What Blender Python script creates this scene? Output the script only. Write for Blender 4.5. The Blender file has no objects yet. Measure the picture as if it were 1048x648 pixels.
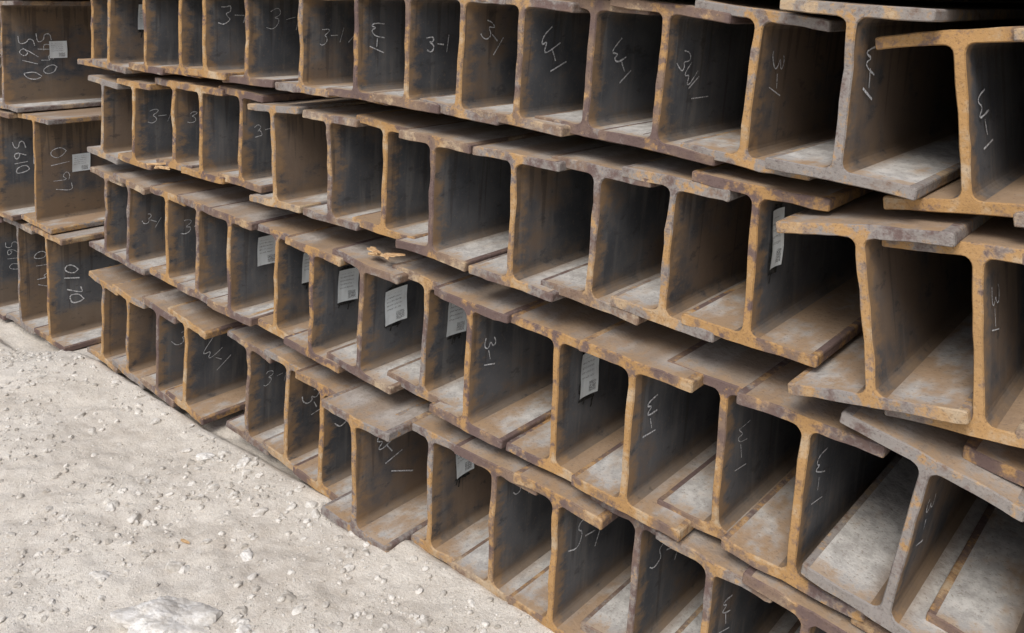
import bpy, bmesh, math, random
from mathutils import Vector, Matrix, Euler, noise
random.seed(7)
S=bpy.context.scene
col=S.collection

# ---------------------------------------------------------------- node helpers
class NT:
    def __init__(s,name,rough=.85,spec=.25):
        s.m=bpy.data.materials.new(name); s.m.use_nodes=True
        s.t=s.m.node_tree; s.b=s.t.nodes["Principled BSDF"]
        s.b.inputs["Roughness"].default_value=rough
        s.b.inputs["Specular IOR Level"].default_value=spec
        s.tc=s.n("ShaderNodeTexCoord"); s.oi=s.n("ShaderNodeObjectInfo")
        mul=s.n("ShaderNodeVectorMath",operation='MULTIPLY_ADD')
        comb=s.n("ShaderNodeCombineXYZ")
        for i in range(3): s.l(s.oi.outputs["Random"],comb.inputs[i])
        s.l(comb.outputs[0],mul.inputs[0]); mul.inputs[1].default_value=(37,53,71)
        s.l(s.tc.outputs["Object"],mul.inputs[2]); s.vec=mul.outputs[0]
        sep=s.n("ShaderNodeSeparateXYZ"); s.l(s.tc.outputs["Object"],sep.inputs[0])
        s.X,s.Y,s.Z=sep.outputs
        s.r1=s.oi.outputs["Random"]
        s.r2=s.math('FRACT',s.math('MULTIPLY',s.r1,17.31))
    def n(s,t,**k):
        x=s.t.nodes.new(t)
        for a,b in k.items(): setattr(x,a,b)
        return x
    def l(s,a,b): s.t.links.new(a,b)
    def put(s,v,sock):
        if hasattr(v,"is_output"): s.l(v,sock)
        else:
            if isinstance(v,(tuple,list)) and len(v)==3 and sock.type=='RGBA': v=(*v,1)
            sock.default_value=v
    def noise(s,scale,detail=3,rough=.6,stretch=None,dist=0):
        v=s.vec
        if stretch:
            mp=s.n("ShaderNodeMapping"); s.l(v,mp.inputs[0]); mp.inputs["Scale"].default_value=stretch; v=mp.outputs[0]
        x=s.n("ShaderNodeTexNoise"); s.l(v,x.inputs["Vector"])
        x.inputs["Scale"].default_value=scale; x.inputs["Detail"].default_value=detail
        x.inputs["Roughness"].default_value=rough; x.inputs["Distortion"].default_value=dist
        return x.outputs["Fac"]
    def math(s,op,a,b=0,c=0):
        x=s.n("ShaderNodeMath",operation=op)
        s.put(a,x.inputs[0]); s.put(b,x.inputs[1]); s.put(c,x.inputs[2]); return x.outputs[0]
    def ss(s,v,a,b,lo=0.,hi=1.):
        x=s.n("ShaderNodeMapRange",interpolation_type='SMOOTHSTEP')
        s.put(v,x.inputs[0]); s.put(a,x.inputs[1]); s.put(b,x.inputs[2]); x.inputs[3].default_value=lo; x.inputs[4].default_value=hi
        return x.outputs[0]
    def mix(s,f,a,b,mode='MIX'):
        x=s.n("ShaderNodeMix",data_type='RGBA',blend_type=mode)
        s.put(f,x.inputs[0]); s.put(a,x.inputs[6]); s.put(b,x.inputs[7]); return x.outputs[2]
    def bump(s,h,st=.5,d=.002):
        x=s.n("ShaderNodeBump"); x.inputs["Strength"].default_value=st; x.inputs["Distance"].default_value=d
        s.l(h,x.inputs["Height"]); s.l(x.outputs[0],s.b.inputs["Normal"])
    def color(s,c): s.put(c,s.b.inputs["Base Color"])

PURPLE=(.140,.098,.088); BROWN=(.215,.15,.108); ORANGE=(.40,.235,.095); TAN=(.44,.36,.26); GREY=(.27,.25,.23)

def rust_end():
    m=NT("rusted_cut_end",.95,.12)
    n1=m.noise(6,4,.65); n2=m.noise(26,4,.72); n3=m.noise(190,2,.7)
    c=m.mix(m.ss(n1,.42,.56),PURPLE,BROWN)
    c=m.mix(m.ss(m.math('ADD',n2,m.math('MULTIPLY',m.r2,.30)),.58,.8,0,.85),c,GREY)
    web=m.ss(m.math('ABSOLUTE',m.X),.012,.05,1,0)
    amt=m.math('ADD',m.math('ADD',m.math('MULTIPLY_ADD',n1,.8,m.math('MULTIPLY',n2,.8)),m.math('MULTIPLY',m.r1,.20)),m.math('MULTIPLY',web,.09))
    c=m.mix(m.ss(amt,.91,1.04,0,.9),c,ORANGE)
    c=m.mix(m.ss(m.math('ADD',n1,m.math('MULTIPLY',n2,.5)),.80,.95,0,.75),c,TAN)
    c=m.mix(m.ss(n3,.30,.46,.38,0),c,(.06,.04,.034))
    m.color(c); m.bump(m.noise(90,3,.7),.7,.003); return m.m
def web_mat():
    m=NT("mill_scale_web",.68,.28)
    n1=m.noise(5,3,.6); n2=m.noise(30,4,.7,(1,.5,1)); st=m.noise(10,3,.6,(1,2.6,.25)); n3=m.noise(120,2,.7)
    c=m.mix(m.ss(n1,.35,.65),(.066,.070,.077),(.115,.117,.123))
    c=m.mix(m.ss(st,.5,.70,0,.5),c,(.18,.172,.163))
    am=m.math('ADD',n1,m.math('MULTIPLY',m.math('SUBTRACT',m.r2,.6),.44))
    c=m.mix(m.ss(m.math('ADD',am,m.math('MULTIPLY',n2,.35)),.62,.88,0,.75),c,(.18,.122,.078))
    zz=m.math('ABSOLUTE',m.Z)
    c=m.mix(m.ss(m.math('ADD',zz,m.math('MULTIPLY',n2,.10)),.14,.21,0,.65),c,(.20,.138,.085))
    ed=m.math('ADD',m.Y,m.math('MULTIPLY',m.math('SUBTRACT',n2,.5),-.16))
    c=m.mix(m.ss(ed,.0,.05,.8,0),c,(.28,.175,.09))
    drip=m.ss(m.math('ADD',m.noise(38,2,.5,(1,1,.06)),m.math('MULTIPLY',m.Z,.6)),.60,.68,0,.45)
    c=m.mix(drip,c,(.045,.038,.034))
    c=m.mix(m.ss(n3,.55,.75,0,.35),c,(.22,.165,.12))
    c=m.mix(m.ss(n2,.30,.42,.5,0),c,(.04,.036,.034))
    m.color(c); m.bump(m.noise(80,2,.7),.3,.002); return m.m
def dust_mat():
    m=NT("dusty_flange",.96,.08)
    n1=m.noise(7,4,.65,(1,.45,1)); n2=m.noise(34,4,.72,(1,.7,1)); n3=m.noise(140,2,.7)
    c=m.mix(m.ss(n2,.35,.65),(.36,.345,.325),(.54,.525,.495))
    am=m.math('ADD',m.math('ADD',n1,m.math('MULTIPLY',m.math('SUBTRACT',m.r1,.60),.40)),m.math('MULTIPLY',n2,.3))
    c=m.mix(m.ss(am,.58,.78,0,.85),c,(.31,.20,.11))
    c=m.mix(m.ss(m.math('ADD',m.Z,m.math('MULTIPLY',n1,.2)),.16,.24,0,.5),c,(.25,.19,.14))
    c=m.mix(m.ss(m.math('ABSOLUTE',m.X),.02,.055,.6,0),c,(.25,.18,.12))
    ed=m.math('ADD',m.Y,m.math('MULTIPLY',m.math('SUBTRACT',n2,.5),-.18))
    c=m.mix(m.ss(ed,.0,.05,.75,0),c,(.34,.23,.135))
    c=m.mix(m.ss(n3,.28,.44,.5,0),c,(.17,.13,.10))
    m.color(c); m.bump(m.noise(70,3,.72),.6,.0035); return m.m
M_END,M_WEB,M_DUST=rust_end(),web_mat(),dust_mat()

def chalk():
    m=NT("chalk",.95,.1); n=m.noise(260,2,.7)
    m.color(m.mix(m.ss(n,.36,.56),(.22,.22,.225),(.76,.77,.78))); return m.m
def tagmat():
    m=NT("paper_tag_print",.5,.4)
    sx=m.n("ShaderNodeSeparateXYZ"); m.l(m.tc.outputs["Generated"],sx.inputs[0])
    u,v=sx.outputs[1],sx.outputs[2]
    lines=m.ss(m.math('FRACT',m.math('MULTIPLY',v,9)),.60,.68)
    txt=m.ss(m.noise(500,1,.5),.50,.56)
    area=m.math('MULTIPLY',m.ss(v,.34,.35,0,1),m.ss(v,.86,.87,1,0))
    area=m.math('MULTIPLY',area,m.math('MULTIPLY',m.ss(u,.1,.11),m.ss(u,.7,.84,1,0)))
    f=m.math('MULTIPLY',m.math('MULTIPLY',lines,txt),area)
    qr=m.math('MULTIPLY',m.math('MULTIPLY',m.ss(v,.06,.07),m.ss(v,.30,.31,1,0)),m.math('MULTIPLY',m.ss(u,.52,.53),m.ss(u,.88,.89,1,0)))
    bl=m.n("ShaderNodeTexVoronoi"); m.l(m.vec,bl.inputs["Vector"]); bl.inputs["Scale"].default_value=420
    f=m.math('MAXIMUM',f,m.math('MULTIPLY',qr,m.ss(bl.outputs["Distance"],.4,.5)))
    dirt=m.noise(30,4,.7)
    c=m.mix(m.ss(dirt,.45,.75,0,.3),(.84,.89,.90),(.58,.56,.52))
    c=m.mix(m.math('MULTIPLY',f,.7),c,(.10,.10,.11)); m.color(c); return m.m
def smudge():
    m=NT("burn_mark",.8,.2); m.color(m.mix(m.ss(m.noise(80,3),.4,.6),(.018,.018,.018),(.05,.048,.045))); return m.m
M_CHALK,M_TAG,M_SM=chalk(),tagmat(),smudge()

# ---------------------------------------------------------------- H beam
def outline(w,h,t,s):
    a,b=w/2,h/2; s=s/2; r=.017; q=[]
    def arc(cx,cz,R,a0,a1,n,tag):
        for i in range(n+1):
            g=math.radians(a0+(a1-a0)*i/n); q.append((cx+R*math.cos(g),cz+R*math.sin(g),tag))
    e=.004
    def seg(x0,z0,x1,z1,n,tag):
        for i in range(n): 
            f=(i+.5)/n; q.append((x0+(x1-x0)*f,z0+(z1-z0)*f,tag))
    arc(-a+e,-b+e,e,180,270,2,0)
    seg(-a+e,-b,a-e,-b,10,0)
    arc(a-e,-b+e,e,270,360,2,0)
    arc(a-e,-b+t-e,e,0,90,2,0)
    seg(a-e,-b+t,s+r,-b+t,6,1)
    arc(s+r,-b+t+r,r,270,180,4,2)
    seg(s,-b+t+r,s,b-t-r,8,2)
    arc(s+r,b-t-r,r,180,90,4,2)
    seg(s+r,b-t,a-e,b-t,6,2)
    arc(a-e,b-t+e,e,270,360,2,0)
    arc(a-e,b-e,e,0,90,2,0)
    seg(a-e,b,-a+e,b,10,1)
    arc(-a+e,b-e,e,90,180,2,0)
    arc(-a+e,b-t+e,e,180,270,2,0)
    seg(-a+e,b-t,-s-r,b-t,6,2)
    arc(-s-r,b-t-r,r,90,0,4,2)
    seg(-s,b-t-r,-s,-b+t+r,8,2)
    arc(-s-r,-b+t+r,r,0,-90,4,2)
    seg(-s-r,-b+t,-a+e,-b+t,6,1)
    arc(-a+e,-b+t-e,e,90,180,2,0)
    return q
YS=[0,.0035,.015,.04,.09,.2,.45,1.0,2.2,4.5,8.0]
def h_beam(x,z,tilt,w,h,t=.0235,s=.0175,y=0,yaw=0,L=8.0,name="h_beam"):
    t+=random.uniform(-.002,.002)
    q=outline(w,h,t,s); n=len(q); sd=Vector((random.uniform(0,99),random.uniform(0,99),random.uniform(0,99)))
    bt=[random.uniform(-.006,.006) for _ in range(4)]
    b=h/2
    V=[];F=[];MI=[]
    N=[]
    for i in range(n):
        p0=Vector(q[i-1][:2]);p1=Vector(q[(i+1)%n][:2]);d=(p1-p0)
        if d.length<1e-7: d=Vector((1,0))
        d.normalize(); N.append(Vector((d.y,-d.x)))
    rg=random.uniform(.6,1.3)
    for k,yy in enumerate(YS):
        amp={0:1.1,1:1.05,2:.8,3:.5,4:.4}.get(k,.3)*rg
        for i in range(n):
            px,pz,_=q[i]
            nz=noise.noise(Vector((px*22,pz*22,yy*14))+sd)*.0020*amp+noise.noise(Vector((px*110,pz*110,yy*40))+sd)*.0011*amp
            off=nz-(.002 if k==0 else 0)
            xx=px+N[i].x*off; zz=pz+N[i].y*off
            f=(px/(w/2))**2
            c=(bt[0] if px<0 else bt[1]) if pz>0 else (bt[2] if px<0 else bt[3])
            if abs(pz)>b-t-.002: zz+=c*f
            yo=yy*L/8.0 if yy>1 else yy
            if k<2: yo+=noise.noise(Vector((px*14,pz*14,5))+sd)*.006+noise.noise(Vector((px*70,pz*70,9))+sd)*.0015
            V.append((xx,yo,zz))
    for k in range(len(YS)-1):
        for i in range(n):
            j=(i+1)%n
            F.append((k*n+i,k*n+j,(k+1)*n+j,(k+1)*n+i))
            tg=q[i][2] if q[i][2]==q[j][2] else max(min(q[i][2],q[j][2]),0)
            if k==0: tg=0
            MI.append(tg)
    F.append(tuple(reversed(range(n)))); MI.append(0)
    F.append(tuple((len(YS)-1)*n+i for i in range(n))); MI.append(0)
    me=bpy.data.meshes.new("h_beam"); me.from_pydata(V,[],F)
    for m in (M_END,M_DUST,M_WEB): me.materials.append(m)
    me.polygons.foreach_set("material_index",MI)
    bm=bmesh.new(); bm.from_mesh(me); bmesh.ops.recalc_face_normals(bm,faces=bm.faces); 
    caps=[f for f in bm.faces if len(f.verts)>10]; bmesh.ops.triangulate(bm,faces=caps)
    bm.to_mesh(me); bm.free(); me.update()
    o=bpy.data.objects.new(name,me); col.objects.link(o)
    o.location=(x,y,z); o.rotation_euler=(0,math.radians(tilt),math.radians(yaw))
    o["web_s"]=s; o["hh"]=h
    return o

# ---------------------------------------------------------------- chalk strokes
GL={'3':[[(0,.85),(.2,1),(.5,.95),(.55,.72),(.25,.55),(.55,.45),(.62,.2),(.35,0),(0,.1)]],
 '-':[[(0,.48),(.5,.52)]],'1':[[(.1,0),(.16,1)]],
 'W':[[(0,1),(.1,.3),(.25,.15),(.4,.55),(.55,.1),(.75,.3),(.8,1)]],
 '0':[[(.3,1),(.02,.7),(.05,.2),(.3,0),(.55,.25),(.55,.75),(.3,1)]],
 '4':[[(.3,1),(0,.4),(.6,.42)],[(.45,.75),(.42,0)]],
 '5':[[(.6,1),(.1,.98),(.08,.6),(.5,.5),(.5,.1),(0,.02)]],
 '6':[[(.5,1),(.1,.6),(.05,.15),(.35,0),(.55,.25),(.3,.48),(.08,.3)]],
 '7':[[(0,.95),(.6,1),(.2,0)]],
 '9':[[(.55,.75),(.3,1),(.05,.75),(.25,.5),(.55,.75),(.45,0)]],
 '/':[[(0,0),(.9,1)]],'v':[[(0,.9),(.35,0),(.5,1)]]}
def ribbon(pl,wd,V,F,X):
    for _ in range(2):
        if len(pl)>2:
            n=[pl[0]]
            for a,b in zip(pl[:-1],pl[1:]): n+= [a*.75+b*.25,a*.25+b*.75]
            n.append(pl[-1]); pl=n
    base=len(V)
    for i,p in enumerate(pl):
        d=(pl[min(i+1,len(pl)-1)]-pl[max(i-1,0)]); 
        d=d.normalized() if d.length>0 else Vector((1,0))
        nn=Vector((-d.y,d.x))*wd*random.uniform(.25,.62)
        for sgn in (1,-1):
            r=p+nn*sgn; V.append((X,r.x,r.y))
    for i in range(len(pl)-1): F.append((base+2*i,base+2*i+1,base+2*i+3,base+2*i+2))
def mark(beam,text,u,v,size,rot=0,wd=.0037,sp=.75,slant=.12,name="chalk_mark"):
    V=[];F=[];X=beam["web_s"]/2+.0032; cx=0
    size*=random.uniform(.95,1.35); wd*=random.uniform(.6,1.15); slant+=random.uniform(-.15,.2)
    c,s_=math.cos(math.radians(rot)),math.sin(math.radians(rot))
    for ch in text:
        if ch==' ': cx+=.6; continue
        for st in GL[ch]:
            pl=[]
            for a,b in st:
                a=a+cx+b*slant+random.uniform(-.09,.09); b=b+random.uniform(-.09,.09)
                pl.append(Vector((u+size*(a*c-b*s_),v+size*(a*s_+b*c))))
            ribbon(pl,wd,V,F,X); X+=.0002
        cx+=sp*(.8 if ch in '-1' else 1)+random.uniform(-.1,.2)
    me=bpy.data.meshes.new(name); me.from_pydata(V,[],F); me.materials.append(M_CHALK)
    o=bpy.data.objects.new(name,me); col.objects.link(o); o.parent=beam
def tag(beam,u,v,w=.085,h=.115,rot=0,sm=True):
    X=beam["web_s"]/2+.0055
    V=[];F=[];nx,nz=5,6
    for j in range(nz+1):
        for i in range(nx+1):
            a=i/nx-.5;b=j/nz-.5
            V.append((.002*math.sin(b*5+u*30)+.003*(abs(a)*2)**3+random.uniform(0,.0006),a*w,b*h))
    for j in range(nz):
        for i in range(nx):
            k=j*(nx+1)+i; F.append((k,k+1,k+nx+2,k+nx+1))
    me=bpy.data.meshes.new("paper_tag"); me.from_pydata(V,[],F); me.materials.append(M_TAG)
    o=bpy.data.objects.new("paper_tag",me); col.objects.link(o); o.parent=beam
    o.location=(X,u,v); o.rotation_euler=(math.radians(rot),0,0)
    if sm:
        V=[];F=[]; X=beam["web_s"]/2+.0036
        ribbon([Vector((u+w*.1,v+h*.58)),Vector((u,v)),Vector((u-w*.05,v-h*.62))],w*.8,V,F,X)
        for k in range(3):
            X+=.0004
            uu=u+random.uniform(-.4,.4)*w; ribbon([Vector((uu,v-h*.3)),Vector((uu+.004,v-h*.5)),Vector((uu-.003,v-h*random.uniform(.6,.85)))],.006,V,F,X)
        me=bpy.data.meshes.new("burn_mark"); me.from_pydata(V,[],F); me.materials.append(M_SM)
        o=bpy.data.objects.new("burn_mark",me); col.objects.link(o); o.parent=beam

# ---------------------------------------------------------------- main stack (x, z, lean) per tier, in metres
A=[(-3.63,1.372,2),(-3.41,1.372,3.9),(-3.16,1.374,1.4),(-2.92,1.372,1.2),(-2.73,1.373,2.3),(-2.50,1.365,1.9),(-2.18,1.356,1.7),(-1.93,1.354,2.1),(-1.71,1.347,3.7),(-1.52,1.338,4.3),(-1.33,1.328,4.7),(-1.15,1.319,4.7),(-.96,1.308,5.7),(-.76,1.296,6.2),(-.56,1.302,3.4),(-.38,1.263,-5.3),(-.16,1.27,-2),(.06,1.27,3),(.27,1.27,3),(.48,1.27,3)]
B=[(-3.52,1.015,5.2),(-3.27,1.015,3.1),(-3.01,1.030,2.5),(-2.80,1.023,2.3),(-2.57,1.023,2.1),(-2.35,.990,-1.8),(-2.08,.980,1.2),(-1.85,.979,4.1),(-1.63,.963,3.8),(-1.35,.947,3.3),(-1.13,.942,5.4),(-.94,.942,4.9),(-.75,.947,3.9),(-.51,.918,-5.2),(-.34,.906,-3.3),(-.13,.91,-1),(.09,.91,3),(.3,.91,4),(.52,.91,4)]
C=[(-3.54,.620,4.1),(-3.32,.620,3.6),(-3.04,.612,2.7),(-2.81,.606,2.5),(-2.59,.598,2.2),(-2.36,.582,3.9),(-2.14,.572,3.1),(-1.92,.568,5.4),(-1.70,.560,4.6),(-1.51,.543,3.8),(-1.24,.524,3.2),(-1.01,.530,3.4),(-.82,.523,4.4),(-.64,.514,5.4),(-.44,.526,11.0),(-.24,.510,8.7),(-.02,.52,4),(.2,.52,4),(.42,.52,4)]
D=[(-3.58,.170,5.4),(-3.35,.169,4.9),(-3.12,.165,5.0),(-2.93,.162,5.0),(-2.56,.160,5.1),(-2.33,.160,5.1),(-2.11,.158,4.0),(-1.87,.160,1.2),(-1.66,.150,1.8),(-1.42,.150,2.9),(-1.22,.152,3.7),(-1.02,.161,3.8),(-.83,.156,5.0),(-.63,.151,5.8),(-.42,.15,5),(-.2,.15,4),(.02,.15,4),(.24,.15,4)]
Zr=[(-3.6+i*.215,1.716-.018*i*.3,3+random.uniform(-1,2)) for i in range(20)]
rows={'Z':(Zr,.325),'A':(A,.312),'B':(B,.325),'C':(C,.345),'D':(D,.345)}
beams={}
for k,(L,h) in rows.items():
    for i,(x,z,tl) in enumerate(L):
        w=random.uniform(.255,.29)
        if k in 'BC' and x>-.55: w=.305
        y=random.choice([-.02,-.010,0,.010,.02])+random.uniform(-.007,.007)
        hh=h+random.uniform(-.005,.005)
        if k=='D' and i==7: y=-.09; w=.285
        if k=='B' and i==13: y=-.05
        if k=='A' and i==14: y=-.04
        if k=='C' and i in (11,14): y=-.03
        beams[k,i]=h_beam(x,z,tl+random.uniform(-.7,1.1),w,hh,y=y,yaw=random.uniform(-.35,.35))

def b_(k,i): return beams[k,i]
R3=-90
for (k,i,txt,u,v,sz,rot) in [
 ('A',4,'3-1',.05,.03,.055,0),('A',5,'3-1',.07,.02,.055,0),('A',6,'3-1/',.06,-.01,.05,0),('A',7,'W-1',.04,.07,.05,R3),
 ('A',8,'3-1',.06,-.01,.045,0),('A',9,'3-1',.05,.05,.06,-40),('A',10,'W-1',.05,.05,.06,-55),('A',11,'W-1',.06,.04,.06,-60),
 ('A',12,'3W1/',.04,.03,.052,-45),('A',13,'3-1',.06,.08,.055,R3),('A',14,'W-1',.05,.09,.055,R3),('A',15,'W-1',.04,.04,.055,-70),
 ('B',1,'3-1',.05,.0,.045,0),('B',2,'3-1',.05,.0,.045,0),('B',4,'3-1',.05,.0,.04,0),('B',14,'3-1',.04,.08,.052,R3),('B',15,'3-1',.05,.05,.05,R3),
 ('C',2,'3-1',.05,.0,.045,0),('C',1,'3-1',.05,.0,.045,-30),('C',9,'3-1',.05,.06,.046,R3),('C',11,'W-1',.05,.07,.048,R3),('C',12,'W-1',.05,.06,.048,R3),
 ('C',13,'W-1',.04,.08,.048,R3),('C',14,'3-1',.04,.08,.048,R3),('D',2,'3-1',.05,.02,.055,-30),('D',3,'W-1',.05,.03,.055,-50),('D',4,'3-1',.05,0,.045,0),
 ('D',5,'3-1',.05,.04,.055,-60),('D',6,'3-1',.04,.03,.045,-30),('D',7,'W-1/',.06,.08,.055,-60),('D',9,'3-1',.06,.07,.042,-20),('D',10,'5-1',.05,.01,.06,-20),
 ('D',11,'3-1',.05,.03,.055,-20),('D',12,'W-1',.05,.06,.048,R3)]:
    mark(b_(k,i),txt,u,v,sz,rot)
for (k,i,u,v,w,h) in [('B',4,.17,.02,.08,.10),('B',12,.08,.045,.055,.12),('C',3,.15,.05,.075,.1),('C',4,.14,.03,.08,.1),('C',5,.13,.03,.08,.1),('C',6,.13,.03,.08,.1),
   ('C',7,.12,.02,.085,.105),('C',8,.11,.04,.08,.105),('C',10,.12,.04,.075,.11),('D',8,.12,.06,.07,.1),('A',1,.15,.05,.08,.1),('A',3,.16,.03,.07,.1)]:
    tag(b_(k,i),u,v,w,h,random.uniform(-4,4),(i!=4))

# ---------------------------------------------------------------- neighbouring stack of deeper beams
P=0
for zc,x0,n in ((.09,-4.47,12),(.655,-4.57,12),(1.22,-4.86,11),(1.785,-4.6,11)):
    for i in range(n):
        o=h_beam(x0-i*.385-random.uniform(0,.02),zc-.01*i*(P==0),random.uniform(.5,2.5),.37,.55,.024,.018,y=.11+random.uniform(-.03,.03),yaw=random.uniform(-.3,.3))
        if i<4:
            mark(o,['0170','0197','5610','0145'][(i+P)%4],.07,.10,.062,-82,.005,name="paint_mark")
            if P==2: mark(o,'5610' if i%2 else '5490',.16,.10,.058,-80,.005,name="paint_mark")
            if not(P==0 and i==0): tag(o,.27 if P==2 else .22,.02,.09,.09,0,False)
    P+=1

# ---------------------------------------------------------------- ground
def sst(t): t=max(0,min(1,t)); return t*t*(3-2*t)
def gz(x,y):
    v=Vector((x,y,0))
    z=.035*noise.noise(v*.9)+.018*noise.noise(v*3.1+Vector((5,5,5)))+.009*noise.noise(v*9)+.005*noise.noise(v*24)+.0028*noise.noise(v*60)
    near=max(0,1-abs(y+.06)/.25); 
    z=z*(1-.5*near)-.012
    z+=-.03*min(1,max(0,(-y-.3)/1.5))
    z-=.18*sst((-3.65-x)/1.0)
    z-=.05*sst((y+.03)/.08)
    return z
def axis(lo,hi,step,far):
    a=[];x=lo
    while x<hi: a.append(x); x+=step
    a.append(hi); s=step; l=lo; r=hi; pre=[];post=[]
    while r<far: s*=1.35; r+=s; l-=s; post.append(r); pre.append(l)
    return pre[::-1]+a+post
ax=axis(-5.2,-.6,.0115,160); ay=axis(-1.3,.12,.0115,160)
V=[(x,y,gz(x,y)) for y in ay for x in ax]; nx=len(ax)
F=[(j*nx+i,j*nx+i+1,(j+1)*nx+i+1,(j+1)*nx+i) for j in range(len(ay)-1) for i in range(nx-1)]
me=bpy.data.meshes.new("ground"); me.from_pydata(V,[],F)
me.polygons.foreach_set("use_smooth",[True]*len(F))
g=NT("sandy_ground",.97,.06)
a=g.noise(3,4,.6); b=g.noise(22,5,.7); c_=g.noise(110,3,.75); d_=g.noise(420,1,.7)
c=g.mix(g.ss(a,.35,.65),(.54,.49,.42),(.66,.615,.54))
c=g.mix(g.ss(b,.35,.7,0,.6),c,(.72,.68,.61))
c=g.mix(g.ss(c_,.30,.48,.5,0),c,(.40,.35,.29))
c=g.mix(g.ss(d_,.34,.48,.5,0),c,(.34,.29,.24))
g.color(c)
g.bump(g.noise(60,4,.8),.7,.008)
me.materials.append(g.m)
o=bpy.data.objects.new("ground",me); col.objects.link(o)

def stonemat(name,c1,c2):
    m=NT(name,.92,.15); n=m.noise(25,4,.65); n2=m.noise(90,3,.7)
    m.color(m.mix(m.ss(n2,.3,.5,.5,0),m.mix(m.ss(n,.38,.62),c1,c2),(.38,.34,.29))); m.bump(n2,.6,.003); return m.m
M_ST=stonemat("limestone",(.40,.365,.315),(.66,.63,.575))
def ico(sub):
    bm=bmesh.new(); bmesh.ops.create_icosphere(bm,subdivisions=sub,radius=1)
    v=[x.co.copy() for x in bm.verts]; f=[tuple(w.index for w in x.verts) for x in bm.faces]; bm.free(); return v,f
I1,I2,I4=ico(1),ico(2),ico(5)
def rock(V,F,src,x,y,z,r,sq=(1,1,.6),rough=.3):
    sd=Vector((random.random()*50,random.random()*50,random.random()*50)); e=Euler((random.uniform(-.3,.3),random.uniform(-.3,.3),random.uniform(0,6.3))).to_matrix()
    base=len(V)
    for v in src[0]:
        k=1+rough*noise.noise(v*1.3+sd)*1.5+rough*.5*noise.noise(v*3+sd)
        p=Vector((v.x*sq[0],v.y*sq[1],v.z*sq[2]))*k*r
        p=e@p; V.append((x+p.x,y+p.y,z+p.z))
    for f in src[1]: F.append(tuple(base+i for i in f))
V=[];F=[]
for i in range(20000):
    x=random.uniform(-5.1,-.9); y=-.03-1.2*random.random()
    dens=noise.noise(Vector((x*2.2,y*2.2,3)))
    if dens<-.1 and random.random()<.6: continue
    r=min(.0014/max(random.random(),.03)**.60,.010)
    rock(V,F,I1 if r<.006 else I2,x,y,gz(x,y)+r*.1,r,(random.uniform(.8,1.3),random.uniform(.7,1.1),random.uniform(.5,.8)))
for i in range(170):
    x=random.uniform(-4.5,-1.2); y=-.05-1.05*random.random()**1.2; r=random.uniform(.009,.021)
    rock(V,F,I2,x,y,gz(x,y)-r*.1,r,(1.2,.9,.55))
me=bpy.data.meshes.new("gravel"); me.from_pydata(V,[],F); me.materials.append(M_ST)
o=bpy.data.objects.new("gravel",me); col.objects.link(o)
M_ST2=stonemat("pale_stone",(.55,.52,.47),(.70,.68,.64))
def stone(x,y,r,sq,dz=0,rough=.22):
    V=[];F=[]; rock(V,F,I4,0,0,0,r,sq,rough)
    for k in range(len(V)):
        v=Vector(V[k]); V[k]=tuple(v*(1+.08*noise.noise(v*25)+.06*noise.noise(v*70)+.03*noise.noise(v*190)))
    me=bpy.data.meshes.new("stone"); me.from_pydata(V,[],F); me.materials.append(M_ST2)
    o=bpy.data.objects.new("stone",me); col.objects.link(o); o.location=(x,y,gz(x,y)+dz)
stone(-1.92,-.585,.10,(1.25,.85,.36),-.006); stone(-2.04,-.62,.03,(1.1,.9,.4),-.006); stone(-1.76,-.5,.032,(1.3,.9,.4),-.006)
stone(-2.25,-.62,.026,(1.2,.9,.5),-.006); stone(-2.6,-.12,.028,(1.1,.9,.5)); stone(-2.45,-.07,.022,(1.1,.9,.6)); stone(-2.02,-.33,.02,(1.1,.9,.5))

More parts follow.
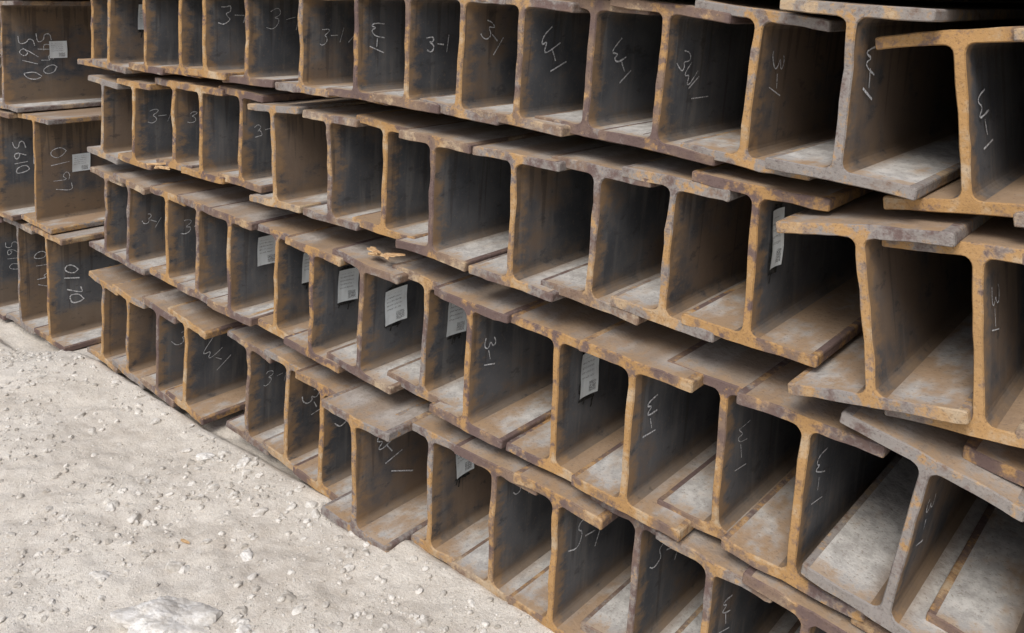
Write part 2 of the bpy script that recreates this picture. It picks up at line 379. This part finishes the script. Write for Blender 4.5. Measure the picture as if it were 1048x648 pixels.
# wood chips
wm=NT("splintered_wood",.85,.2); wn=wm.noise(40,3,.6,(1,1,8)); wm.color(wm.mix(wm.ss(wn,.35,.65),(.36,.21,.10),(.66,.47,.27)))
def chip(x,y,z,L,n=1,rz=0):
    V=[];F=[]
    for k in range(n):
        a=rz+random.uniform(-.5,.5); l=L*random.uniform(.5,1); w=l*random.uniform(.12,.25); t=.003
        ox,oy=random.uniform(-.6,.6)*L*(n>1),random.uniform(-.2,.2)*L*(n>1); b=len(V); ca,sa=math.cos(a),math.sin(a); up=random.uniform(-.1,.3)
        pts=[(-.5,-.2),(-.3,-.5),(.25,-.4),(.5,-.05),(.2,.4),(-.35,.5)]
        for dz in (0,t+.002):
            for u,v in pts:
                V.append((ox+u*l*ca-v*w*sa,oy+u*l*sa+v*w*ca,dz+(u+.5)*up*l*.4+k*.002+random.uniform(0,.001)))
        F.append(tuple(b+i for i in range(5,-1,-1))); F.append(tuple(b+6+i for i in range(6)))
        for i in range(6): j=(i+1)%6; F.append((b+i,b+j,b+6+j,b+6+i))
    me=bpy.data.meshes.new("wood_chip"); me.from_pydata(V,[],F); me.materials.append(wm.m)
    o=bpy.data.objects.new("wood_chip",me); col.objects.link(o); o.location=(x,y,z)
chip(-2.2,-.41,gz(-2.2,-.41)+.003,.04); chip(-1.85,.015,.755,.07,9); chip(-3.05,.0,.865,.09,6)

# ---------------------------------------------------------------- light
w=bpy.data.worlds.new("World"); S.world=w; w.use_nodes=True
nt=w.node_tree; sky=nt.nodes.new("ShaderNodeTexSky"); sky.sky_type='NISHITA'; sky.sun_disc=False
az=math.radians(162); el=math.radians(50)   # sun behind the photographer
sky.sun_elevation=el; sky.sun_rotation=az; sky.dust_density=3; sky.air_density=1.0; sky.ozone_density=1
bg=nt.nodes["Background"]; bg.inputs[1].default_value=.15; nt.links.new(sky.outputs[0],bg.inputs[0])
sl=bpy.data.lights.new("sun","SUN"); sl.energy=2.5; sl.angle=math.radians(28); sl.color=(1,.975,.94)
so=bpy.data.objects.new("sun",sl); col.objects.link(so)
d=Vector((math.sin(az)*math.cos(el),math.cos(az)*math.cos(el),math.sin(el)))
so.rotation_euler=d.to_track_quat('Z','Y').to_euler(); so.location=d*20

# ---------------------------------------------------------------- camera
cd=bpy.data.cameras.new("camera"); cam=bpy.data.objects.new("camera",cd); col.objects.link(cam)
cam.location=(0,-1.58,1.45); cam.rotation_euler=(math.radians(86),0,math.radians(40.8))
cd.lens=36*898/1048; cd.sensor_width=36; cd.shift_y=-(324-72.8)/1048; cd.clip_start=.01; cd.clip_end=1000
S.camera=cam
S.view_settings.view_transform='Standard'; S.view_settings.look='None'; S.view_settings.exposure=0
